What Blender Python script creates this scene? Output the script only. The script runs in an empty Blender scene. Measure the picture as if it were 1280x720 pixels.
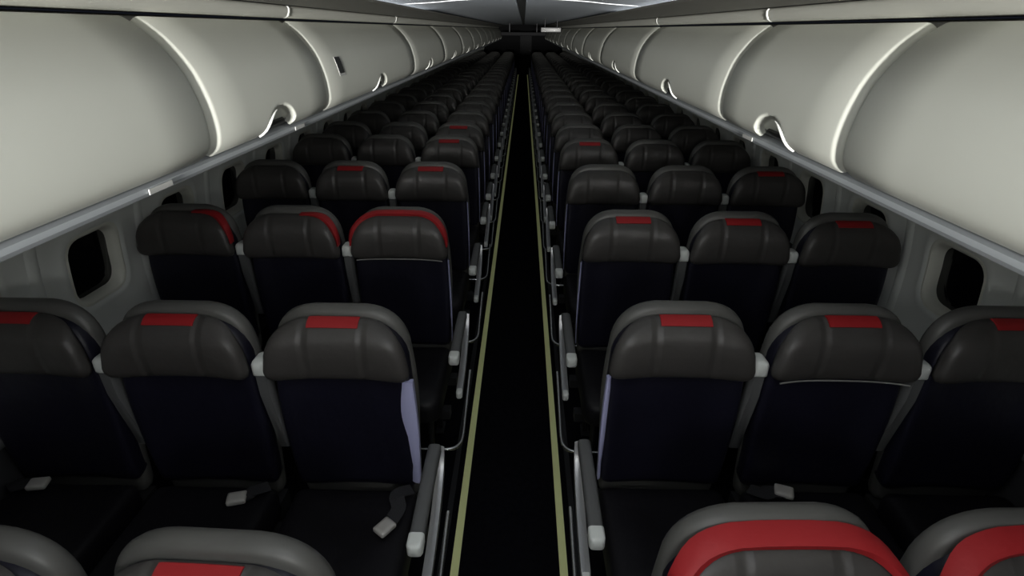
import bpy, bmesh, math, random
from mathutils import Vector, Matrix
random.seed(7)
S = bpy.context.scene
COL = S.collection
PI = math.pi

# ------------------------------------------------------------------ materials
def mat(name, col, rough=.5, metal=0., spec=.5, bump=0., bscale=60., emit=None, estr=0., var=0., vscale=6., coat=0.):
    m = bpy.data.materials.new(name); m.use_nodes = True
    nt = m.node_tree; b = nt.nodes['Principled BSDF']
    b.inputs['Base Color'].default_value = (*col, 1)
    b.inputs['Roughness'].default_value = rough
    b.inputs['Metallic'].default_value = metal
    b.inputs['Specular IOR Level'].default_value = spec
    b.inputs['Coat Weight'].default_value = coat
    if emit:
        b.inputs['Emission Color'].default_value = (*emit, 1); b.inputs['Emission Strength'].default_value = estr
    tc = None
    if bump or var:
        tc = nt.nodes.new('ShaderNodeTexCoord')
    if bump:
        n = nt.nodes.new('ShaderNodeTexNoise'); n.inputs['Scale'].default_value = bscale; n.inputs['Detail'].default_value = 4
        bp = nt.nodes.new('ShaderNodeBump'); bp.inputs['Strength'].default_value = bump; bp.inputs['Distance'].default_value = .01
        nt.links.new(tc.outputs['Object'], n.inputs['Vector']); nt.links.new(n.outputs['Fac'], bp.inputs['Height'])
        nt.links.new(bp.outputs['Normal'], b.inputs['Normal'])
    if var:
        n = nt.nodes.new('ShaderNodeTexNoise'); n.inputs['Scale'].default_value = vscale; n.inputs['Detail'].default_value = 3
        r = nt.nodes.new('ShaderNodeValToRGB')
        r.color_ramp.elements[0].color = (*[c*(1-var) for c in col], 1); r.color_ramp.elements[1].color = (*[min(1, c*(1+var)) for c in col], 1)
        r.color_ramp.elements[0].position = .3; r.color_ramp.elements[1].position = .7
        nt.links.new(tc.outputs['Object'], n.inputs['Vector']); nt.links.new(n.outputs['Fac'], r.inputs['Fac'])
        nt.links.new(r.outputs['Color'], b.inputs['Base Color'])
    return m

M = dict(
    bin=mat('bin_plastic', (.70, .71, .645), .42, spec=.35, var=.02, vscale=2),
    binend=mat('bin_edge_plastic', (.85, .86, .82), .25, spec=.5),
    housing=mat('bin_housing', (.25, .25, .24), .6),
    lip=mat('rail_plastic', (.40, .425, .45), .38, spec=.5),
    valance=mat('valance_plastic', (.66, .66, .60), .5),
    shelf=mat('ceiling_cove_plastic', (.17, .165, .145), .6),
    ceil=mat('ceiling_plastic', (.80, .86, .95), .6, spec=.3),
    ceilrib=mat('ceiling_joint', (.8, .82, .85), .3),
    channel=mat('ceiling_channel', (.05, .055, .055), .6),
    wall=mat('sidewall_plastic', (.80, .83, .81), .55, spec=.3, var=.03, vscale=3),
    bezel=mat('window_bezel', (.78, .79, .72), .45),
    dado=mat('sidewall_kick_panel', (.045, .045, .05), .7),
    glass=mat('night_window_pane', (.004, .004, .005), .08, spec=.6),
    carpet=mat('dark_carpet', (.006, .006, .0085), .97, spec=.05, bump=.4, bscale=300, var=.3, vscale=40),
    strip=mat('glow_strip', (.80, .84, .42), .5, emit=(.60, .64, .30), estr=.07),
    track=mat('seat_track', (.05, .05, .055), .5, metal=.6),
    head=mat('headrest_leather', (.062, .058, .056), .42, spec=.5, bump=.35, bscale=14, var=.10, vscale=9),
    shell=mat('seat_shell', (.10, .099, .094), .42, spec=.5, var=.06),
    back=mat('navy_leather', (.0085, .0082, .019), .45, spec=.42, bump=.3, bscale=18, var=.15, vscale=7),
    cush=mat('black_leather', (.0080, .0075, .0105), .5, spec=.35, bump=.5, bscale=9, var=.2, vscale=8),
    red=mat('red_leather', (.36, .020, .024), .5, spec=.3, bump=.15, bscale=30),
    trim=mat('silver_lavender_trim', (.50, .51, .80), .3, spec=.4),
    pad=mat('armrest_pad', (.13, .133, .136), .5, spec=.35),
    cap=mat('armrest_cap', (.78, .81, .79), .38, spec=.45),
    metal=mat('brushed_metal', (.5, .51, .53), .35, metal=.6),
    chrome=mat('bright_metal', (.75, .76, .78), .25, metal=.9),
    frame=mat('dark_frame', (.03, .03, .033), .5, metal=.4),
    belt=mat('belt_webbing', (.03, .03, .034), .7, bump=.3, bscale=200),
    buckle=mat('buckle_plate', (.62, .60, .57), .35, metal=.2),
    label=mat('dark_label', (.03, .03, .03), .5),
    white=mat('white_label', (.6, .6, .58), .5),
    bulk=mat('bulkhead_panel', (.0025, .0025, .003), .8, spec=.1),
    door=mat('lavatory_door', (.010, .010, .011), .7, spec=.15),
    signm=mat('sign_face', (.10, .10, .10), .4),
)

# ------------------------------------------------------------------ mesh helpers
def creases(m):
    nt = m.node_tree; N = nt.nodes; L_ = nt.links
    b = N['Principled BSDF']; bp = next(n for n in N if n.type == 'BUMP'); no = next(n for n in N if n.type == 'TEX_NOISE' and any(l.to_node == bp for l in n.outputs['Fac'].links))
    tc = next(n for n in N if n.type == 'TEX_COORD'); sx = N.new('ShaderNodeSeparateXYZ'); L_.new(tc.outputs['Object'], sx.inputs[0])
    def mth(op, a, v=None):
        k = N.new('ShaderNodeMath'); k.operation = op; L_.new(a, k.inputs[0])
        if v is not None: k.inputs[1].default_value = v
        return k.outputs[0]
    d = mth('ABSOLUTE', mth('SUBTRACT', mth('ABSOLUTE', sx.outputs['X']), .088))
    mr = N.new('ShaderNodeMapRange'); mr.interpolation_type = 'SMOOTHSTEP'; L_.new(d, mr.inputs['Value']); mr.inputs['From Max'].default_value = .020; mr.inputs['To Max'].default_value = 1.1
    ad = N.new('ShaderNodeMath'); ad.operation = 'ADD'; L_.new(mr.outputs['Result'], ad.inputs[0]); L_.new(no.outputs['Fac'], ad.inputs[1]); L_.new(ad.outputs[0], bp.inputs['Height'])
creases(M['head'])

# ------------------------------------------------------------------ mesh helpers
def build(name, bm, m, parent=None, smooth=True, loc=None):
    bmesh.ops.recalc_face_normals(bm, faces=bm.faces)
    me = bpy.data.meshes.new(name); bm.to_mesh(me); bm.free()
    me.materials.append(m)
    if smooth:
        for p in me.polygons: p.use_smooth = True
        try: me.set_sharp_from_angle(angle=R(50))
        except Exception: pass
    o = bpy.data.objects.new(name, me); COL.objects.link(o)
    if parent: o.parent = parent
    if loc: o.location = loc
    return o
def R(d): return d*PI/180
def empty(name, loc, label=None, cat=None, group=None):
    o = bpy.data.objects.new(name, None); o.location = loc; COL.objects.link(o)
    o.empty_display_size = .1
    tag(o, label, cat, group); return o
def tag(o, label=None, cat=None, group=None, kind=None):
    if label: o['label'] = label
    if cat: o['category'] = cat
    if group: o['group'] = group
    if kind: o['kind'] = kind
    return o
def struct(name, bm, m, smooth=True, label=None, cat=None):
    o = build(name, bm, m, None, smooth); tag(o, label, cat, None, 'structure'); return o

def rpoly(corners, radii, n=7, seg=3):
    """rounded polygon: corners [(a,b)], a radius each, bezier corners; edges get seg points"""
    out = []; k = len(corners)
    for i in range(k):
        p = Vector(corners[i]); a = Vector(corners[i-1]); c = Vector(corners[(i+1) % k]); r = radii[i]
        p0 = p+(a-p).normalized()*r; p1 = p+(c-p).normalized()*r
        if r < 1e-6: out.append(p); 
        else:
            for j in range(n+1):
                t = j/n; w = 1.0
                q = (p0*(1-t)**2 + p*(2*t*(1-t)*.82) + (p0+p1)*.5*(2*t*(1-t)*.18) + p1*t**2); out.append(q)
        nx = Vector(corners[(i+1) % k]); nr = radii[(i+1) % k]
        e0 = p1; e1 = nx+(p-nx).normalized()*nr
        for j in range(1, seg): out.append(e0.lerp(e1, j/seg))
    return out
def slab(bm, outline, layers, off=(0, 0, 0), warp=None, axis='y'):
    """outline in (x,z); layers [(inset, y)], first and last capped; inset shrinks anisotropically"""
    xs = [p[0] for p in outline]; zs = [p[1] for p in outline]
    cx, cz = (min(xs)+max(xs))/2, (min(zs)+max(zs))/2; hx, hz = (max(xs)-min(xs))/2, (max(zs)-min(zs))/2
    rings = []
    for ins, y in layers:
        sx = max(.02, (hx-ins)/hx); sz = max(.02, (hz-ins)/hz); ring = []
        for p in outline:
            v = [cx+(p[0]-cx)*sx, y, cz+(p[1]-cz)*sz]
            if warp: v = warp(*v)
            if axis == 'x': v = (v[1], v[0], v[2])
            if axis == 'z': v = (v[0], v[2], v[1])
            ring.append(bm.verts.new((v[0]+off[0], v[1]+off[1], v[2]+off[2])))
        rings.append(ring)
    n = len(outline)
    for a, b in zip(rings, rings[1:]):
        for i in range(n): bm.faces.new((a[i], a[(i+1) % n], b[(i+1) % n], b[i]))
    bm.faces.new(rings[0]); bm.faces.new(rings[-1])
def rbox(bm, x0, x1, y0, y1, z0, z1, r=.01, warp=None):
    o = rpoly([(x0, z0), (x1, z0), (x1, z1), (x0, z1)], [r]*4, n=4, seg=2)
    slab(bm, o, [(r, y0), (r*.3, y0+r*.3), (0, y0+r), (0, y1-r), (r*.3, y1-r*.3), (r, y1)], warp=warp)
def box(bm, x0, x1, y0, y1, z0, z1):
    v = [bm.verts.new(p) for p in [(x0, y0, z0), (x1, y0, z0), (x1, y1, z0), (x0, y1, z0), (x0, y0, z1), (x1, y0, z1), (x1, y1, z1), (x0, y1, z1)]]
    for f in [(0, 3, 2, 1), (4, 5, 6, 7), (0, 1, 5, 4), (1, 2, 6, 5), (2, 3, 7, 6), (3, 0, 4, 7)]: bm.faces.new([v[i] for i in f])
def tube(bm, pts, r, n=10, rr=None, flat=1.0):
    pts = [Vector(p) for p in pts]; rings = []
    up = Vector((1, 0, 0))
    for i, p in enumerate(pts):
        t = (pts[min(i+1, len(pts)-1)]-pts[max(i-1, 0)]).normalized()
        a = t.cross(Vector((0, 0, 1)));
        if a.length < .05: a = t.cross(Vector((0, 1, 0)))
        a.normalize(); b = t.cross(a).normalized()
        if i and a.dot(pa) < 0: a = -a; b = -b
        pa = a
        rad = r if rr is None else rr[i]
        rings.append([bm.verts.new(p+a*math.cos(2*PI*k/n)*rad+b*math.sin(2*PI*k/n)*rad*flat) for k in range(n)])
    for A, B in zip(rings, rings[1:]):
        for k in range(n): bm.faces.new((A[k], A[(k+1) % n], B[(k+1) % n], B[k]))
    bm.faces.new(rings[0]); bm.faces.new(rings[-1])
def spline(P, n=6):
    P = [Vector(p) for p in P]; out = []
    for i in range(len(P)-1):
        a, b, c, d = P[max(i-1, 0)], P[i], P[i+1], P[min(i+2, len(P)-1)]
        for j in range(n):
            t = j/n
            out.append(.5*((2*b)+(c-a)*t+(2*a-5*b+4*c-d)*t*t+(3*b-a-3*c+d)*t**3))
    out.append(P[-1]); return out
def sweep(name, prof, y0, y1, m, ny=1, closed=False, both=False):
    bm = bmesh.new(); rows = []
    for i in range(ny+1):
        y = y0+(y1-y0)*i/ny; rows.append([bm.verts.new((x, y, z)) for x, z in prof])
    k = len(prof)
    for a, b in zip(rows, rows[1:]):
        for i in range(k if closed else k-1): bm.faces.new((a[i], a[(i+1) % k], b[(i+1) % k], b[i]))
    if closed: bm.faces.new(rows[0]); bm.faces.new(rows[-1])
    return bm

Y0, Y1 = -12.0, 27.0       # ends of the cabin

# ------------------------------------------------------------------ setting
bm = bmesh.new(); box(bm, -1.82, 1.82, Y0, Y1, -.05, 0); struct('floor', bm, M['carpet'], False)
for n, x in ((1, -.208), (2, .212)):
    bm = bmesh.new(); box(bm, x-.0155, x+.0155, Y0+.05, Y1-.1, 0, .004)
    struct('trim_%d' % n, bm, M['strip'], False, 'yellow-green glowing path strip on the floor, %s side of the aisle' % ('left' if x < 0 else 'right'))

# seat tracks along the strips
for n, x in ((3, -.262), (4, .266)):
    bm = bmesh.new(); box(bm, x-.012, x+.012, Y0+.05, Y1-.1, 0, .006)
    struct('trim_%d' % n, bm, M['track'], False)

def wallx(z): return 1.775-.30*max(0, z-.80)**2
WZ0, WZ1 = .845, 1.105      # window opening
WHW = .130
PITCH = .605
def wall_side(s, first):
    """sidewall panels with pilasters and rounded window openings, one mesh; each window its own object"""
    bm = bmesh.new(); centres = []
    k = 0
    y = first-PITCH*25
    while y+PITCH/2 < Y1:
        if y-PITCH/2 > Y0-.4: centres.append(y)
        y += PITCH
    ztop, zbot = 1.50, .64
    for yc in centres:
        ya, yb = yc-PITCH/2, yc+PITCH/2
        op = rpoly([(yc-WHW, WZ0), (yc+WHW, WZ0), (yc+WHW, WZ1), (yc-WHW, WZ1)], [.062]*4, n=6, seg=3)
        rings = []
        def ringof(pts, dx): return [bm.verts.new((s*(wallx(q[1])+dx), q[0], q[1])) for q in pts]
        C = Vector((yc, (WZ0+WZ1)/2))
        def grow(g): return [Vector((C.x+(q.x-C.x)*(WHW+g)/WHW, C.y+(q.y-C.y)*((WZ1-WZ0)/2+g)/((WZ1-WZ0)/2))) for q in op]
        # dished surround
        rings = [ringof(grow(.026), -.004), ringof(grow(.040), -.010), ringof(grow(.055), -.006), ringof(grow(.085), 0)]
        # outer rectangle matched by angle
        rect = []
        hx, hz1, hz0 = PITCH/2-.028, ztop-C.y, C.y-zbot
        for q in op:
            d = q-C; t = min(hx/abs(d.x) if abs(d.x) > 1e-6 else 1e9, (hz1/d.y if d.y > 1e-6 else (hz0/-d.y if d.y < -1e-6 else 1e9)))
            rect.append(C+d*t)
        # snap nearest to the four corners
        for cnr in [(C.x-hx, zbot), (C.x+hx, zbot), (C.x+hx, ztop), (C.x-hx, ztop)]:
            j = min(range(len(rect)), key=lambda i: (rect[i]-Vector(cnr)).length); rect[j] = Vector(cnr)
        mid = [a.lerp(b, .5) for a, b in zip(grow(.085), rect)]
        rings += [ringof(mid, 0), ringof(rect, 0)]
        n = len(op)
        for a, b in zip(rings, rings[1:]):
            for i in range(n): bm.faces.new((a[i], a[(i+1) % n], b[(i+1) % n], b[i]))
        # pilaster at the joint: a shallow raised rib with soft shoulders
        zs = [zbot+(ztop-zbot)*i/14 for i in range(15)]
        py = [(yb-.028, 0), (yb-.021, -.003), (yb-.012, -.0075), (yb+.012, -.0075), (yb+.021, -.003), (yb+.028, 0)]
        rows = [[bm.verts.new((s*(wallx(z)+d), yy, z)) for yy, d in py] for z in zs]
        for a, b in zip(rows, rows[1:]):
            for i in range(len(py)-1): bm.faces.new((a[i], a[i+1], b[i+1], b[i]))
    o = struct('wall_left' if s < 0 else 'wall_right', bm, M['wall'])
    return centres
wn = 0
for s, first in ((-1, 2.10), (1, 2.03)):
    cs = wall_side(s, first)
    bmk = bmesh.new(); box(bmk, min(s*1.74, s*1.80), max(s*1.74, s*1.80), Y0, Y1, 0, .65)
    struct('baseboard_left' if s < 0 else 'baseboard_right', bmk, M['dado'], False)
    for yc in cs:
        if yc < .3: continue     # nothing of them can be seen
        wn += 1
        bm = bmesh.new(); zc = (WZ0+WZ1)/2
        op = rpoly([(yc-WHW, WZ0), (yc+WHW, WZ0), (yc+WHW, WZ1), (yc-WHW, WZ1)], [.062]*4, n=6, seg=3)
        rings = []
        for g, dx in ((.027, -.004), (.016, -.006), (.006, .004), (0, .02), (-.004, .045)):
            rings.append([bm.verts.new((s*(wallx(C1)+dx), C0, C1)) for C0, C1 in
                          [(yc+(q.x-yc)*(WHW+g)/WHW, zc+(q.y-zc)*((WZ1-WZ0)/2+g)/((WZ1-WZ0)/2)) for q in op]])
        n = len(op)
        for a, b in zip(rings, rings[1:]):
            for i in range(n): bm.faces.new((a[i], a[(i+1) % n], b[(i+1) % n], b[i]))
        w = struct('window_%d' % wn, bm, M['bezel'])
        bm = bmesh.new()
        bm.faces.new([bm.verts.new((s*(wallx(q.y)+.040), yc+(q.x-yc)*1.02, zc+(q.y-zc)*1.02)) for q in op])
        build('window_pane', bm, M['glass'], w, False)

# rail under the bins + service panel underside, outwards to the wall
for n, s in ((5, -1), (6, 1)):
    prof = [(s*1.012, 1.490), (s*1.000, 1.484), (s*.996, 1.472), (s*1.002, 1.461), (s*1.06, 1.458), (s*1.30, 1.475), (s*1.66, 1.492), (s*1.66, 1.51), (s*1.06, 1.50)]
    struct('trim_%d' % n, sweep('', prof, Y0, Y1, None, 1, True), M['lip'], False)
# valance above the doors
for n, s in ((7, -1), (8, 1)):
    prof = [(s*1.170, 1.926), (s*1.108, 1.925), (s*1.096, 1.934), (s*1.088, 1.950), (s*1.086, 1.967), (s*1.092, 1.976), (s*1.16, 1.985), (s*1.30, 1.985), (s*1.30, 1.926)]
    struct('trim_%d' % n, sweep('', prof, Y0, Y1, None, 1, True), M['valance'], True)
jn = 30
for s, seams in ((-1, (.4, 2.88, 5.29)), (1, (.3, 2.70, 4.90))):
    for ys_ in seams:
        bm = bmesh.new(); P = [(1.112, 1.9245), (1.096, 1.934), (1.088, 1.950), (1.086, 1.967), (1.092, 1.976)]
        a = [[bm.verts.new((s*(x-dx), ys_+dy, z-.0005)) for x, z in P] for dy, dx in ((-.014, -.001), (-.009, .0035), (.009, .0035), (.014, -.001))]
        for u, v in zip(a, a[1:]):
            for i in range(len(P)-1): bm.faces.new((u[i], u[i+1], v[i+1], v[i]))
        struct('trim_%d' % jn, bm, M['binend']); jn += 1
# cove between valance and ceiling panels
for n, s in ((9, -1), (10, 1)):
    prof = [(s*1.13, 1.982), (s*1.05, 1.979), (s*.95, 1.984), (s*.85, 1.995), (s*.765, 2.008), (s*.761, 2.018), (s*.766, 2.021), (s*.80, 2.010), (s*.86, 2.002), (s*.95, 1.994), (s*1.13, 1.992)]
    struct('trim_%d' % n, sweep('', prof, Y0, Y1, None, 1, True), M['shelf'], True)
# ceiling: two shallow vaulted halves and a sunk dark channel down the middle
cp = spline([(1.06, 1.996, 0), (1.02, 2.020, 0), (.92, 2.034, 0), (.78, 2.042, 0), (.60, 2.053, 0), (.45, 2.066, 0), (.25, 2.076, 0), (.045, 2.078, 0)], 4)
half = [(p.x, p.y) for p in cp]
prof = [(-x, z) for x, z in half]+[(-.04, 2.10), (.04, 2.10)]+[(x, z) for x, z in reversed(half)]
top = [(1.10, 2.14), (-1.10, 2.14)]
struct('ceiling', sweep('', prof+top, Y0, Y1, None, 1, True), M['ceil'], True)
bm = bmesh.new(); box(bm, -.038, .038, Y0, Y1-.02, 2.094, 2.0995); struct('trim_11', bm, M['channel'], False)
k = 12
for y in (0.1, 2.2, 4.30):
    for s in (-1, 1):
        bm = bmesh.new(); P = [(s*x, z) for x, z in half]
        a = [[bm.verts.new((x, y+dy, z-dz)) for x, z in P] for dy, dz in ((-.008, -.001), (-.005, .004), (.005, .004), (.008, -.001))]
        for u, v in zip(a, a[1:]):
            for i in range(len(P)-1): bm.faces.new((u[i], u[i+1], v[i+1], v[i]))
        struct('trim_%d' % k, bm, M['ceilrib']); k += 1
# end walls
# added unseen curtain before the first row, keeps the forward light off the seats
bm = bmesh.new(); rows = []
for i in range(221):
    x = -1.72+3.44*i/220; y = -.63+.018*math.sin(x*46)
    rows.append([bm.verts.new((x, y+d, z)) for d, z in ((0, .006), (0, .7), (0, 1.485), (.006, 1.485), (.006, .7), (.006, .006))])
for a, b in zip(rows, rows[1:]):
    for q in range(6): bm.faces.new((a[q], a[(q+1) % 6], b[(q+1) % 6], b[q]))
struct('trim_60', bm, M['bulk'])
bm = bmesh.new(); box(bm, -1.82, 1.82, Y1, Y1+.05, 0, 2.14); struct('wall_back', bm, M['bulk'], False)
bm = bmesh.new(); box(bm, -1.82, 1.82, Y0-.05, Y0, 0, 2.14); struct('wall_front', bm, M['bulk'], False)

# ------------------------------------------------------------------ overhead bins
PR = spline([(1.128, 1.912, 0), (1.100, 1.894, 0), (1.045, 1.845, 0), (.990, 1.765, 0), (.960, 1.675, 0), (.950, 1.600, 0), (.955, 1.548, 0), (.972, 1.518, 0), (1.000, 1.498, 0)], 5)
PR = [Vector((p.x, p.y)) for p in PR]
arc = [0]
for a, b in zip(PR, PR[1:]): arc.append(arc[-1]+(b-a).length)
L = arc[-1]
def prof_at(u):
    for i in range(len(arc)-1):
        if u <= arc[i+1] or i == len(arc)-2:
            t = (u-arc[i])/(arc[i+1]-arc[i]); p = PR[i].lerp(PR[i+1], t); d = (PR[i+1]-PR[i]).normalized()
            return p, Vector((-d.y, d.x))
def smooth(t): t = max(0, min(1, t)); return t*t*(3-2*t)
def make_bin(s, ya, yb, hy, label, placard=False, plates=()):
    o = empty('overhead_bin', (s*1.1, (ya+yb)/2, 1.5), label, 'overhead bin', 'closed overhead bins on the %s' % ('left' if s < 0 else 'right'))
    ox, oy, oz = o.location
    # door
    ys = [ya+.004+.040*t for t in (0, .04, .12, .25, .42, .65, 1)]
    n = int((yb-ya)/.25); ys += [ya+.044+(yb-ya-.088)*i/(n+1) for i in range(1, n+1)]
    if hy is not None: ys += [hy+(-.22+.44*i/44) for i in range(45)]
    ys += [yb-.004-.040*t for t in (1, .65, .42, .25, .12, .04, 0)]
    ys = sorted(set(round(v, 5) for v in ys)); us = [L*i/20 for i in range(12)]+[L*(11.0/20)+L*(9/20)*i/34 for i in range(1, 35)]
    bm = bmesh.new(); g = []
    for y in ys:
        row = []
        for u in us:
            p, nr = prof_at(u)
            if nr.x > 0: nr = -nr        # inwards to the cabin
            d = 0
            t = min(y-(ya+.004), (yb-.004)-y)
            rr = .040
            if t < rr: d -= rr*.9-math.sqrt(max(0, rr*rr-(rr-t)**2))*.9
            if hy is not None:      # arched finger recess at the foot of the door
                e = ((y-hy)/.165)**2+((L-u)/.125)**2
                d -= .030*smooth((1.0-e)/.20)
            row.append(bm.verts.new((s*(p.x-nr.x*(-d)*1.0)-ox, y-oy, p.y-nr.y*(-d)-oz)))
        g.append(row)
    for a, b in zip(g, g[1:]):
        for i in range(len(us)-1): bm.faces.new((a[i], a[i+1], b[i+1], b[i]))
    door = build('bin_door', bm, M['bin'], o)
    # housing behind
    bm = bmesh.new()
    pr2 = [(s*(p.x+.040)-ox, p.y-oz) for p in PR]+[(s*1.62-ox, 1.515-oz), (s*1.50-ox, 1.80-oz), (s*1.25-ox, 1.92-oz)]
    rows = [[bm.verts.new((x, y-oy, z)) for x, z in pr2] for y in (ya+.001, yb-.001)]
    kk = len(pr2)
    for i in range(kk): bm.faces.new((rows[0][i], rows[0][(i+1) % kk], rows[1][(i+1) % kk], rows[1][i]))
    bm.faces.new(rows[0]); bm.faces.new(rows[1])
    build('bin_housing', bm, M['housing'], o, False)
    if hy is not None:
        # paddle latch lying in the recess
        bm = bmesh.new()
        out = rpoly([(-.105, 0), (.105, 0), (.085, .030), (-.085, .030)], [.006, .006, .014, .014], n=4, seg=4)
        def wp(x, y, z):
            p, nr = prof_at(L-.016-z)
            if nr.x > 0: nr = -nr
            q = p+nr*(y-.030)
            return (s*q.x-ox, x+hy-oy, q.y-oz)
        slab(bm, out, [(.004, .013), (0, .010), (0, .001)], warp=wp)
        tag(build('latch', bm, M['label'], o), 'dark grey latch paddle')
        bm = bmesh.new()
        for sg in (-1,):
            P = []
            for i in range(9):
                a = R(2+70*i/8); yy = hy+sg*.150*math.cos(a); u = L-.004-.112*math.sin(a)
                p, nr = prof_at(u)
                if nr.x > 0: nr = -nr
                q = p+nr*(-.002); P.append((s*q.x-ox, yy-oy, q.y-oz))
            tube(bm, P, .006, 8, rr=[.008, .009, .009, .0085, .008, .007, .006, .004, .002])
        tag(build('latch_rim', bm, M['binend'], o), 'white plastic rim of the latch recess')
    if placard:
        for nm, dy, dz, dd, m_ in (('placard_border', .052, .050, .001, 'white'), ('placard', .043, .042, .0025, 'label')):
            bm = bmesh.new()
            def wp(x, y, z):
                p, nr = prof_at(.275-z)
                if nr.x > 0: nr = -nr
                q = p+nr*y
                return (s*q.x-ox, x+placard-oy, q.y-oz)
            out = rpoly([(-dy*1.0, -dz), (dy, -dz), (dy, dz), (-dy, dz)], [.006]*4, n=3, seg=4)
            if nm == 'placard': out = [Vector((q[0]-.006, q[1]+.005)) for q in out]
            slab(bm, out, [(0, 0), (0, dd)], warp=wp)
            if nm == 'placard_border': pb = build(nm, bm, M[m_], door)
            else: tag(build('placard', bm, M[m_], door), 'small dark placard on the bin door')
    for py in plates:  # small plates on the rail; their pale colour paints in reflected light
        bm = bmesh.new(); rbox(bm, min(s*.9945, s*.991)-ox, max(s*.9945, s*.991)-ox, py-.055-oy, py+.055-oy, 1.466-oz, 1.482-oz, .0015)
        tag(build('row_number_plate', bm, M['white'], o, False), 'row number plate with painted-in pale glare, under the bin door')
    return o
ORD = 'nearest second third fourth fifth sixth seventh eighth ninth tenth eleventh twelfth thirteenth fourteenth'.split()
LB = [(-2.0, -.62, None), (-.62, 1.76, .5), (1.76, 2.88, 2.30), (2.88, 5.29, 4.05), (5.29, 7.4, 6.25), (7.4, 9.6, 8.5), (9.6, 11.7, 10.7), (11.7, 13.8, 12.8), (13.8, 16.0, 14.9), (16.0, 18.2, 17.1), (18.2, 20.4, 19.3), (20.4, 22.6, 21.5), (22.6, 24.8, 23.7), (24.8, 26.95, 25.9)]
RB = [(-2.0, -.62, None), (-.62, 1.64, .45), (1.64, 2.70, 2.14), (2.70, 4.90, 3.79), (4.90, 7.2, 6.08), (7.2, 9.4, 8.4), (9.4, 11.6, 10.6), (11.6, 13.7, 12.7), (13.7, 15.9, 14.8), (15.9, 18.1, 17.0), (18.1, 20.3, 19.2), (20.3, 22.5, 21.4), (22.5, 24.7, 23.6), (24.7, 26.95, 25.8)]
for s, B, side in ((-1, LB, 'left'), (1, RB, 'right')):
    for i, (ya, yb, hy) in enumerate(B):
        if i == 0: continue      # behind the camera
        extra = {1: 'long grey overhead bin', 2: 'short grey overhead bin with arched latch', 3: 'long grey overhead bin'}.get(i, 'grey overhead bin in the distance')
        lab = '%s, %s along the %s of the cabin' % (extra, ORD[i-1], side)
        if s < 0 and i == 3: lab = 'long grey overhead bin with a dark placard, third along the left of the cabin'
        pl = (1.50,) if (s, i) == (-1, 1) else (2.56,) if (s, i) == (-1, 2) else (2.42,) if (s, i) == (1, 2) else ()
        make_bin(s, ya, yb, hy, lab, placard=3.17 if (s, i) == (-1, 3) else False, plates=pl)

# ------------------------------------------------------------------ seats (face -y, towards the camera)
HW = .222
SHELL_Z = 1.151
HEAD = rpoly([(-.228, .925), (.228, .925), (.196, 1.128), (-.196, 1.128)], [.045, .045, .105, .105], n=9, seg=4)
def headwarp(x, y, z):      # side wings come forward a little, top leans back
    y2 = y-.030*(abs(x)/.22)**3*(1 if y < -.02 else .6)
    y2 += .020*smooth((z-1.06)/.07)
    return (x, y2, z)
def m_headrest():
    bm = bmesh.new()
    slab(bm, HEAD, [(.020, -.030), (.004, -.034), (0, -.046), (.003, -.060), (.010, -.072), (.022, -.081), (.040, -.086), (.06, -.089), (.09, -.091)], warp=headwarp)
    return bm
def m_back():
    bm = bmesh.new()
    o = rpoly([(-.205, .44), (.205, .44), (.218, .80), (.200, 1.115), (-.200, 1.115), (-.218, .80)], [.04, .04, .08, .12, .12, .08], n=7, seg=3)
    def wp(x, y, z):
        return (x, y+.010*smooth((.62-z)/.2)-.022*(abs(x)/.2)**4*(1 if y < 0 else 0), z)
    slab(bm, o, [(.004, .018), (0, .008), (0, -.010), (.004, -.020), (.012, -.028), (.024, -.033), (.045, -.035), (.07, -.033), (.11, -.033)], warp=wp)
    return bm
def m_shell():
    bm = bmesh.new()
    o = rpoly([(-.200, .36), (.200, .36), (.226, .86), (.196, SHELL_Z), (-.196, SHELL_Z), (-.226, .86)], [.05, .05, .1, .115, .115, .1], n=8, seg=3)
    slab(bm, o, [(.016, -.010), (.004, -.002), (0, .010), (0, .024), (.006, .038), (.02, .048), (.06, .052)])
    return bm
def m_cushion():
    bm = bmesh.new()
    o = rpoly([(-.212, -.50), (.212, -.50), (.214, -.045), (-.214, -.045)], [.06, .06, .03, .03], n=6, seg=5)
    def wp(x, z, y):    # called with (x, level, y)
        dip = .012*math.exp(-((x/.12)**2+((y+.22)/.14)**2)) if z > .44 else 0
        return (x, z-dip-(.02*smooth((-.40-y)/.1) if z > .42 else 0), y)
    slab(bm, o, [(.02, .330), (.004, .338), (0, .352), (0, .425), (.004, .444), (.014, .456), (.03, .462), (.06, .465), (.10, .466), (.15, .466)], warp=wp, axis='z')
    return bm
def m_edge_highlight():  # pale line painting in the highlight on the headrest's lower edge
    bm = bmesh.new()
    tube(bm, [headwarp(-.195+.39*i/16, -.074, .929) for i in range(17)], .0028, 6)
    return bm
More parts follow.
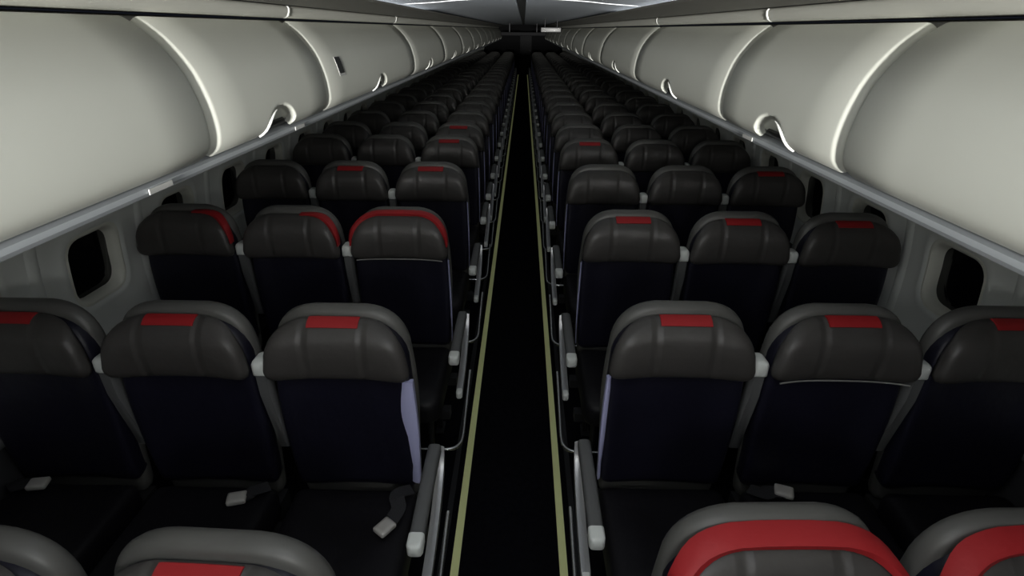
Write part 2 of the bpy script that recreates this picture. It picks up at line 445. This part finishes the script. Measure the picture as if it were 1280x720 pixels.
def m_tab():
    bm = bmesh.new()
    o = rpoly([(-.078, 1.093), (.078, 1.093), (.070, 1.123), (-.070, 1.123)], [.004]*4, n=2, seg=5)
    def wp(x, y, z):
        return headwarp(x, y, z)
    bm2 = bmesh.new()
    # wrap a strip over the top edge of the headrest
    rows = []
    for y, z in ((-.0800, 1.1135), (-.0750, 1.1195), (-.067, 1.1260), (-.056, 1.1305), (-.044, 1.1320)):
        rows.append([bm2.verts.new(headwarp(x, y-.0015, z)) for x in [(-.076+.152*i/10) for i in range(11)]])
    lower = [[bm2.verts.new(v.co+Vector((0, .004, -.004))) for v in r] for r in rows]
    for a, b in zip(rows, rows[1:]):
        for i in range(10): bm2.faces.new((a[i], a[i+1], b[i+1], b[i]))
    for a, b in zip(lower, lower[1:]):
        for i in range(10): bm2.faces.new((a[i], a[i+1], b[i+1], b[i]))
    per = rows[0]+[r[-1] for r in rows[1:]]+rows[-1][::-1][1:]+[r[0] for r in rows[::-1]][1:-1]
    per2 = lower[0]+[r[-1] for r in lower[1:]]+lower[-1][::-1][1:]+[r[0] for r in lower[::-1]][1:-1]
    for i in range(len(per)):
        bm2.faces.new((per[i], per[(i+1) % len(per)], per2[(i+1) % len(per)], per2[i]))
    bm.free(); return bm2
def m_band(side=0, thick=.016, y0=-.062, y1=-.026):
    """red leather arc around the top of the headrest; side keeps only one half"""
    bm = bmesh.new()
    pts = [p for p in HEAD]
    # the upper contour from right shoulder to left shoulder
    up = sorted([p for p in pts if p.y > .985], key=lambda p: math.atan2(p.y-.95, p.x))
    if side: up = [p for p in up if p.x*side > .045]
    rings = []
    for j, p in enumerate(up):
        e = min(j, len(up)-1-j)/4; tk = thick*min(1, .25+.75*e)
        d = Vector((p.x*.8, p.y-.98)).normalized()
        ring = []
        for yy, dd in ((y0, -.004), (y0-.004, tk*.5), (y0+.006, tk), (y1-.004, tk), (y1, tk*.4), (y1, -.004)):
            q = (p.x+d.x*dd, yy, p.y+d.y*dd); ring.append(bm.verts.new(headwarp(*q)))
        rings.append(ring)
    for a, b in zip(rings, rings[1:]):
        for i in range(6): bm.faces.new((a[i], a[(i+1) % 6], b[(i+1) % 6], b[i]))
    bm.faces.new(rings[0]); bm.faces.new(rings[-1]); return bm
def m_arm_up():      # folded up between two backrests; local x = 0
    bm = bmesh.new()
    o = rpoly([(-.019, .60), (.019, .60), (.021, .945), (-.021, .945)], [.008]*4, n=3, seg=4)
    slab(bm, o, [(.006, .006), (0, 0), (0, -.028), (.006, -.036)], warp=lambda x, y, z: (x, y-.05*smooth((z-.6)/.3)+.02, z))
    return bm
def m_arm_up_cap():
    bm = bmesh.new()
    o = rpoly([(-.023, .935), (.023, .935), (.023, .992), (-.023, .992)], [.006, .006, .016, .016], n=5, seg=3)
    slab(bm, o, [(.008, -.004), (.002, -.010), (0, -.018), (0, -.058), (.002, -.068), (.010, -.075)])
    return bm
def m_arm_down(x=0.):
    bm = bmesh.new()
    P = [(-.03, .625), (-.12, .628), (-.25, .622), (-.378, .612)]
    rings = []
    for y, z in P:
        w, h = .021, .020
        rings.append([bm.verts.new((x+dx*w, y, z+dz*h)) for dx, dz in ((-1, -.6), (-.7, -1), (.7, -1), (1, -.6), (1, .5), (.75, .9), (.3, 1), (-.3, 1), (-.75, .9), (-1, .5))])
    for a, b in zip(rings, rings[1:]):
        for i in range(10): bm.faces.new((a[i], a[(i+1) % 10], b[(i+1) % 10], b[i]))
    bm.faces.new(rings[0]); bm.faces.new(rings[-1]); return bm
def m_arm_down_cap(x=0.):
    bm = bmesh.new()
    o = rpoly([(x-.0225, .586), (x+.0225, .586), (x+.0225, .634), (x-.0225, .634)], [.01, .01, .01, .01], n=4, seg=2)
    slab(bm, o, [(0, -.376), (0, -.412), (.003, -.420), (.010, -.426)])
    return bm
def m_side_frame(s):   # grey cast spreader below the aisle armrest, local x=0
    bm = bmesh.new()
    P = spline([(0, -.02, .60), (0, -.06, .53), (0, -.16, .475), (0, -.28, .44), (0, -.38, .425)], 5)
    rings = []
    for i, p in enumerate(P):
        t = i/(len(P)-1); h = .030-.012*t
        rings.append([bm.verts.new((dx*.014, p.y, p.z+dz*h)) for dx, dz in ((-1, -.8), (0, -1), (1, -.8), (1, .8), (0, 1), (-1, .8))])
    for a, b in zip(rings, rings[1:]):
        for i in range(6): bm.faces.new((a[i], a[(i+1) % 6], b[(i+1) % 6], b[i]))
    bm.faces.new(rings[0]); bm.faces.new(rings[-1]); return bm
def m_frame_tip():
    bm = bmesh.new(); o = rpoly([(-.014, .404), (.014, .404), (.014, .444), (-.014, .444)], [.008]*4, n=4, seg=2)
    slab(bm, o, [(.001, -.378), (0, -.40), (.004, -.41), (.008, -.413)]); return bm
def m_bar(s):    # luggage bar: low tube along the aisle, bent inwards at the front; s = direction to the seat
    bm = bmesh.new()
    tube(bm, spline([(0, .03, .26), (0, -.10, .235), (0, -.25, .20), (0, -.38, .175), (s*.012, -.425, .165), (s*.05, -.455, .163), (s*.16, -.46, .163), (s*.40, -.46, .163)], 5), .0085, 10)
    return bm
def m_trim(s, w):     # pale aisle-side edge trim; the wide ones paint in the lit bolster leather
    bm = bmesh.new()
    rows = []
    for i in range(19):
        t = i/18; z = .915-.43*t; hw = w*(.55+.45*math.sin(PI*min(1, t*1.1+.08)))
        xo = .2185+.004*math.sin(PI*t)
        rows.append([bm.verts.new((s*(xo-hw*a), -.034-.024*(1-(a-.15)**2)*1.0+.006*t+(0 if a < 1 else .004), z)) for a in (-.06, .15, .45, .75, 1.0)])
    lower = [[bm.verts.new(v.co+Vector((0, .02, 0))) for v in r] for r in rows]
    for g in (rows, lower):
        for a, b in zip(g, g[1:]):
            for i in range(4): bm.faces.new((a[i], a[i+1], b[i+1], b[i]))
    per = rows[0]+[r[-1] for r in rows[1:]]+rows[-1][::-1][1:]+[r[0] for r in rows[::-1]][1:-1]
    per2 = lower[0]+[r[-1] for r in lower[1:]]+lower[-1][::-1][1:]+[r[0] for r in lower[::-1]][1:-1]
    for i in range(len(per)): bm.faces.new((per[i], per[(i+1) % len(per)], per2[(i+1) % len(per)], per2[i]))
    return bm
def m_frame():
    bm = bmesh.new(); box(bm, -.243, .243, -.40, -.35, .285, .328); box(bm, -.243, .243, -.14, -.09, .285, .328)
    box(bm, -.205, .205, -.08, .02, .30, .372); return bm
def m_leg(y):
    bm = bmesh.new(); tube(bm, [(0, y, .29), (0, y-.01, .15), (0, y-.015, .012)], .014, 8); box(bm, -.02, .02, y-.06, y+.03, .0065, .018); return bm
def m_belt(sg, end, width=.024):
    bm = bmesh.new(); P = spline([(sg*.195, -.075, .482), (sg*.15, -.11, .492), ((sg*.195+end[0])/2, (end[1]-.09)/2, .486), (end[0], end[1], .482)], 5)
    rings = []
    for i, p in enumerate(P):
        t = (P[min(i+1, len(P)-1)]-P[max(0, i-1)]).normalized(); a = Vector((-t.y, t.x, 0)).normalized()*width
        rings.append([bm.verts.new(p+a+Vector((0, 0, dz))) for dz in (-.0012, .0012)]+[bm.verts.new(p-a+Vector((0, 0, dz))) for dz in (.0012, -.0012)])
    for a, b in zip(rings, rings[1:]):
        for i in range(4): bm.faces.new((a[i], a[(i+1) % 4], b[(i+1) % 4], b[i]))
    bm.faces.new(rings[0]); bm.faces.new(rings[-1]); return bm
def m_buckle():
    bm = bmesh.new(); o = rpoly([(-.030, -.023), (.030, -.023), (.030, .023), (-.030, .023)], [.006]*4, n=3, seg=2)
    slab(bm, o, [(.001, 0), (0, .002), (0, .013), (.004, .017), (.012, .018)], axis='z'); return bm

def mesh_of(name, bm, m):
    o = build(name, bm, m); me = o.data; bpy.data.objects.remove(o); return me
ME = dict(headrest=mesh_of('headrest', m_headrest(), M['head']), backrest=mesh_of('backrest', m_back(), M['back']),
          shell=mesh_of('seat_shell', m_shell(), M['shell']), cushion=mesh_of('seat_cushion', m_cushion(), M['cush']),
          tab=mesh_of('red_tab', m_tab(), M['red']), band=mesh_of('red_band', m_band(), M['red']),
          bandthick=mesh_of('red_band', m_band(0, .020, -.072, -.022), M['red']),
          bandR=mesh_of('red_band', m_band(1), M['red']), bandL=mesh_of('red_band', m_band(-1), M['red']),
          armup=mesh_of('armrest', m_arm_up(), M['pad']), armupcap=mesh_of('armrest_cap', m_arm_up_cap(), M['cap']),
          armdn=mesh_of('armrest', m_arm_down(), M['pad']), armdncap=mesh_of('armrest_cap', m_arm_down_cap(), M['cap']),
          spread=mesh_of('side_frame', m_side_frame(1), M['metal']), tip=mesh_of('frame_tip', m_frame_tip(), M['cap']),
          barP=mesh_of('luggage_bar', m_bar(1), M['chrome']), barN=mesh_of('luggage_bar', m_bar(-1), M['chrome']),
          trimP=mesh_of('side_trim', m_trim(1, .010), M['trim']), trimN=mesh_of('side_trim', m_trim(-1, .010), M['trim']),
          trimSheenWide=mesh_of('side_trim', m_trim(1, .064), M['trim']), trimSheenMid=mesh_of('side_trim', m_trim(-1, .024), M['trim']),
          frame=mesh_of('seat_frame', m_frame(), M['frame']), legf=mesh_of('leg', m_leg(-.375), M['frame']), legr=mesh_of('leg', m_leg(-.115), M['frame']),
          edge_highlight=mesh_of('edge_highlight', m_edge_highlight(), M['housing']),
          buckle=mesh_of('buckle', m_buckle(), M['buckle']))
def part(name, me, parent, loc=(0, 0, 0), rot=None, label=None, scale=None):
    o = bpy.data.objects.new(name, me); COL.objects.link(o); o.parent = parent; o.location = loc
    if rot: o.rotation_euler = rot
    if scale: o.scale = scale
    if label: o['label'] = label
    return o

A0, SP = .523, .489
ROWS_L = [.675, 1.455, 2.38, 3.32, 4.24, 4.87, 5.60]
ROWS_R = [.75, 1.485, 2.38, 3.30, 4.16, 4.86, 5.60]
ROWN = ['nearest', 'second', 'third', 'fourth', 'fifth', 'sixth', 'seventh', 'eighth', 'ninth', 'tenth', 'eleventh', 'twelfth', 'thirteenth',
        'fourteenth', 'fifteenth', 'sixteenth', 'seventeenth', 'eighteenth', 'nineteenth', 'twentieth', 'twenty-first', 'twenty-second', 'twenty-third', 'twenty-fourth', 'twenty-fifth', 'twenty-sixth', 'twenty-seventh', 'twenty-eighth']
while len(ROWS_L) < 27:
    ROWS_L.append(ROWS_L[-1]+.78); ROWS_R.append(ROWS_R[-1]+.78)
POS = ['aisle', 'middle', 'window']
RED = {(-1, 0, 0): 'tab', (1, 0, 0): 'bandthick', (1, 0, 1): 'bandthick', (1, 0, 2): 'bandthick',
       (-1, 1, 0): 'tab', (-1, 1, 1): 'tab', (-1, 1, 2): 'tab', (1, 1, 0): 'tab', (1, 1, 1): 'tab', (1, 1, 2): 'tab',
       (-1, 2, 0): 'band', (-1, 2, 1): 'bandR', (-1, 2, 2): 'bandR', (1, 2, 0): 'tab', (1, 2, 1): 'tab', (1, 2, 2): 'tab',
       (-1, 3, 0): 'tab', (-1, 3, 1): 'tab', (1, 3, 0): None, (-1, 4, 0): 'tab', (1, 4, 0): 'tab', (-1, 5, 0): 'tab', (1, 3, 2): 'tab'}
for s in (-1, 1):
    side = 'left' if s < 0 else 'right'
    for r, Y in enumerate(ROWS_L if s < 0 else ROWS_R):
        for c in range(3):
            red = RED.get((s, r, c), None)
            look = {'tab': 'with a red tab', 'band': 'with a red band over its headrest', 'bandthick': 'with a wide red band', 'bandR': 'with a red side band', None: ''}[red]
            lab = '%s %s seat %s, %s row, %s of aisle' % ('Black leather' if r < 6 else 'Dark', POS[c], look, ROWN[r], side)
            lab = ' '.join(lab.replace(' ,', ',').split())
            x = s*(A0+SP*c)
            t = empty('airline_seat', (x, Y, 0), lab, 'seat', 'airline seats %s of the aisle' % side)
            if r == 0: t.scale.z = .915 if s < 0 else .93; t.rotation_euler.z = s*.035
            if r == 1: t.scale.z = .978 if s < 0 else .988
            jx = random.uniform(-.003, .003)
            part('seat_shell', ME['shell'], t, label='grey hard shell')
            part('backrest', ME['backrest'], t, label='navy leather backrest')
            h = part('headrest', ME['headrest'], t, (jx, 0, random.uniform(-.004, .004)), label='dark grey leather headrest')
            if red:
                part('red_tab' if red == 'tab' else 'red_band', ME[red], h, label='red leather')
            if (s, r, c) in ((-1, 2, 0), (1, 1, 1)): part('edge_highlight', ME['edge_highlight'], h, label='thin pale highlight painted along the lower edge')
            part('seat_cushion', ME['cushion'], t, label='black leather cushion')
            part('seat_frame', ME['frame'], t)
            for lx in (-.15, .15):
                part('leg', ME['legf'], t, (lx, 0, 0)); part('leg', ME['legr'], t, (lx, 0, 0))
            out = s*SP/2
            if c < 2:
                a = part('armrest', ME['armup'], t, (out, 0, 0), label='dark armrest folded upright')
                part('armrest_cap', ME['armupcap'], a, label='pale grey armrest end cap')
            else:
                a = part('armrest', ME['armdn'], t, (s*.224, 0, 0)); part('armrest_cap', ME['armdncap'], a)
            if c == 0:
                a = part('armrest', ME['armdn'], t, (-s*.272, 0, 0), label='dark armrest folded down on the aisle side')
                part('armrest_cap', ME['armdncap'], a, label='pale grey armrest end cap')
                f = part('side_frame', ME['spread'], t, (-s*.288, 0, 0), label='grey metal side frame'); part('frame_tip', ME['tip'], f)
                part('luggage_bar', ME['barP' if s > 0 else 'barN'], t, (-s*.294, 0, 0), label='bright metal luggage bar')
                k = 'trimSheenWide' if (s, r) == (-1, 1) else ('trimSheenMid' if (s, r) == (1, 1) else ('trimP' if s < 0 else 'trimN'))
                part('side_trim', ME[k], t, label='silvery lavender edge strip with painted-in sheen')
            BK = {(-1, 1, 1): ((.112, -.135), 15), (-1, 1, 0): ((.138, -.238), 55), (1, 1, 1): ((-.083, -.09), -20), (-1, 1, 2): ((-.10, -.09), 10)}.get((s, r, c))
            if BK:
                (bx, by), ang = BK; sg = 1 if bx > 0 else -1
                b = build('seat_belt', m_belt(sg, (bx, by)), M['belt'], t, False); tag(b, 'dark seat belt webbing')
                part('buckle', ME['buckle'], b, (bx, by, .480), (R(6), 0, R(ang)), 'pale metal buckle')

# ------------------------------------------------------------------ far end of the cabin
t = empty('exit_sign', (.56, 12.0, 2.054), 'small pale sign box hanging below the ceiling at the far end', 'sign')
bm = bmesh.new(); rbox(bm, -.21, .21, -.03, .03, -.225, -.125, .008); build('sign_box', bm, M['bulk'], t)
bm = bmesh.new(); rbox(bm, -.195, .195, -.036, -.028, -.215, -.135, .004); build('sign_face', bm, M['signm'], t)
for hx in (-.12, .12):
    bm = bmesh.new(); tube(bm, [(hx, 0, -.001), (hx, 0, -.13)], .007, 8); build('hanger', bm, M['frame'], t)
t = empty('ceiling_header', (.0, 20.0, 2.07), 'grey horizontal header bar across the aisle at the far end', 'divider')
bm = bmesh.new(); rbox(bm, -.74, .76, -.05, .05, -.38, -.27, .02); build('header_bar', bm, M['door'], t)
for hx in (-.45, .45):
    bm = bmesh.new(); rbox(bm, hx-.012, hx+.012, -.012, .012, -.28, -.006, .003); build('hanger', bm, M['frame'], t)
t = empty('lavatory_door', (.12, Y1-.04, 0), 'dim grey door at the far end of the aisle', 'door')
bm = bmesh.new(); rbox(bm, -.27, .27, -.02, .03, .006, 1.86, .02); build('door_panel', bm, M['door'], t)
bm = bmesh.new(); rbox(bm, -.06, .16, -.032, -.021, 1.22, 1.38, .003); tag(build('door_placard', bm, M['door'], t), 'dim placard on the door')
bm = bmesh.new(); rbox(bm, .17, .22, -.05, -.02, .98, 1.02, .006); build('door_handle', bm, M['frame'], t)

# ------------------------------------------------------------------ light
def area(name, loc, target, sx, sy, power, col):
    l = bpy.data.lights.new(name, 'AREA'); l.shape = 'RECTANGLE'; l.size = sx; l.size_y = sy; l.energy = power; l.color = col
    o = bpy.data.objects.new(name, l); COL.objects.link(o); o.location = loc
    o.rotation_euler = (Vector(target)-Vector(loc)).to_track_quat('-Z', 'Y').to_euler(); return o
# the only strong light stands for a lit forward section, set unseen far behind the camera; it passes over the added curtain
area('forward_section_light', (0, Y0+.35, 1.62), (0, 10, 1.66), 1.1, .26, 6500, (1, .99, .945))
def lamp(y, p, z):  # unseen fill lights added near the camera for seats, walls and edge highlights
    l = bpy.data.lights.new('fill_light', 'POINT'); l.energy = p; l.shadow_soft_size = .09; l.color = (1, .99, .95)
    o = bpy.data.objects.new('fill_light', l); COL.objects.link(o); o.location = (0, y, z)
for y, p, z in ((-1.7, 4, 1.9), (-.38, 13.5, 1.68), (.5, 3, 1.985)): lamp(y, p, z)
# lit section of the cove: strips lying in the trough behind the lip, washing the ceiling
def cove(sd, ya, yb, p):
    l = bpy.data.lights.new('cove_light', 'AREA'); l.shape = 'RECTANGLE'; l.size = yb-ya; l.size_y = .010; l.energy = p; l.color = (.97, .99, 1)
    o = bpy.data.objects.new('cove_light', l); COL.objects.link(o); o.location = (sd*1.02, (ya+yb)/2, 2.006)
    o.rotation_euler = Vector((-sd, 0, .03)).to_track_quat('-Z', 'Y').to_euler()
for ya, yb, p in ((.6, 3.0, 2.5), (3.0, 5.4, 4.8)):
    for sd in (-1, 1): cove(sd, ya, yb, p)
w = bpy.data.worlds.new('night'); S.world = w; w.use_nodes = True
w.node_tree.nodes['Background'].inputs['Color'].default_value = (.006, .007, .01, 1)

# ------------------------------------------------------------------ camera
F, TH, YAW, ROLL = 683.7, .442, -.016, .009
def ray(u, v_):
    cr, sr = math.cos(ROLL), math.sin(ROLL); x = u[0]*cr+u[1]*sr; v = -u[0]*sr+u[1]*cr; d = v_
    y = d*math.cos(TH)-v*math.sin(TH); z = -(d*math.sin(TH)+v*math.cos(TH))
    return Vector((x*math.cos(YAW)+y*math.sin(YAW), -x*math.sin(YAW)+y*math.cos(YAW), z))
right, down, fwd = ray((1, 0), 0), ray((0, 1), 0), ray((0, 0), 1)
cd = bpy.data.cameras.new('camera'); cam = bpy.data.objects.new('camera', cd); COL.objects.link(cam)
m3 = Matrix((right, -down, -fwd)).transposed()
cam.matrix_world = Matrix.Translation((.026, 0, 1.886)) @ m3.to_4x4()
cd.sensor_width = 36; cd.lens = F/1280*36; cd.clip_start = .02; cd.clip_end = 100
S.camera = cam
S.view_settings.view_transform = 'Standard'; S.view_settings.look = 'None'; S.view_settings.gamma = 1; S.view_settings.use_curve_mapping = False
S.view_settings.exposure = 0
S.cycles.use_denoising = True
S.cycles.max_bounces = 6
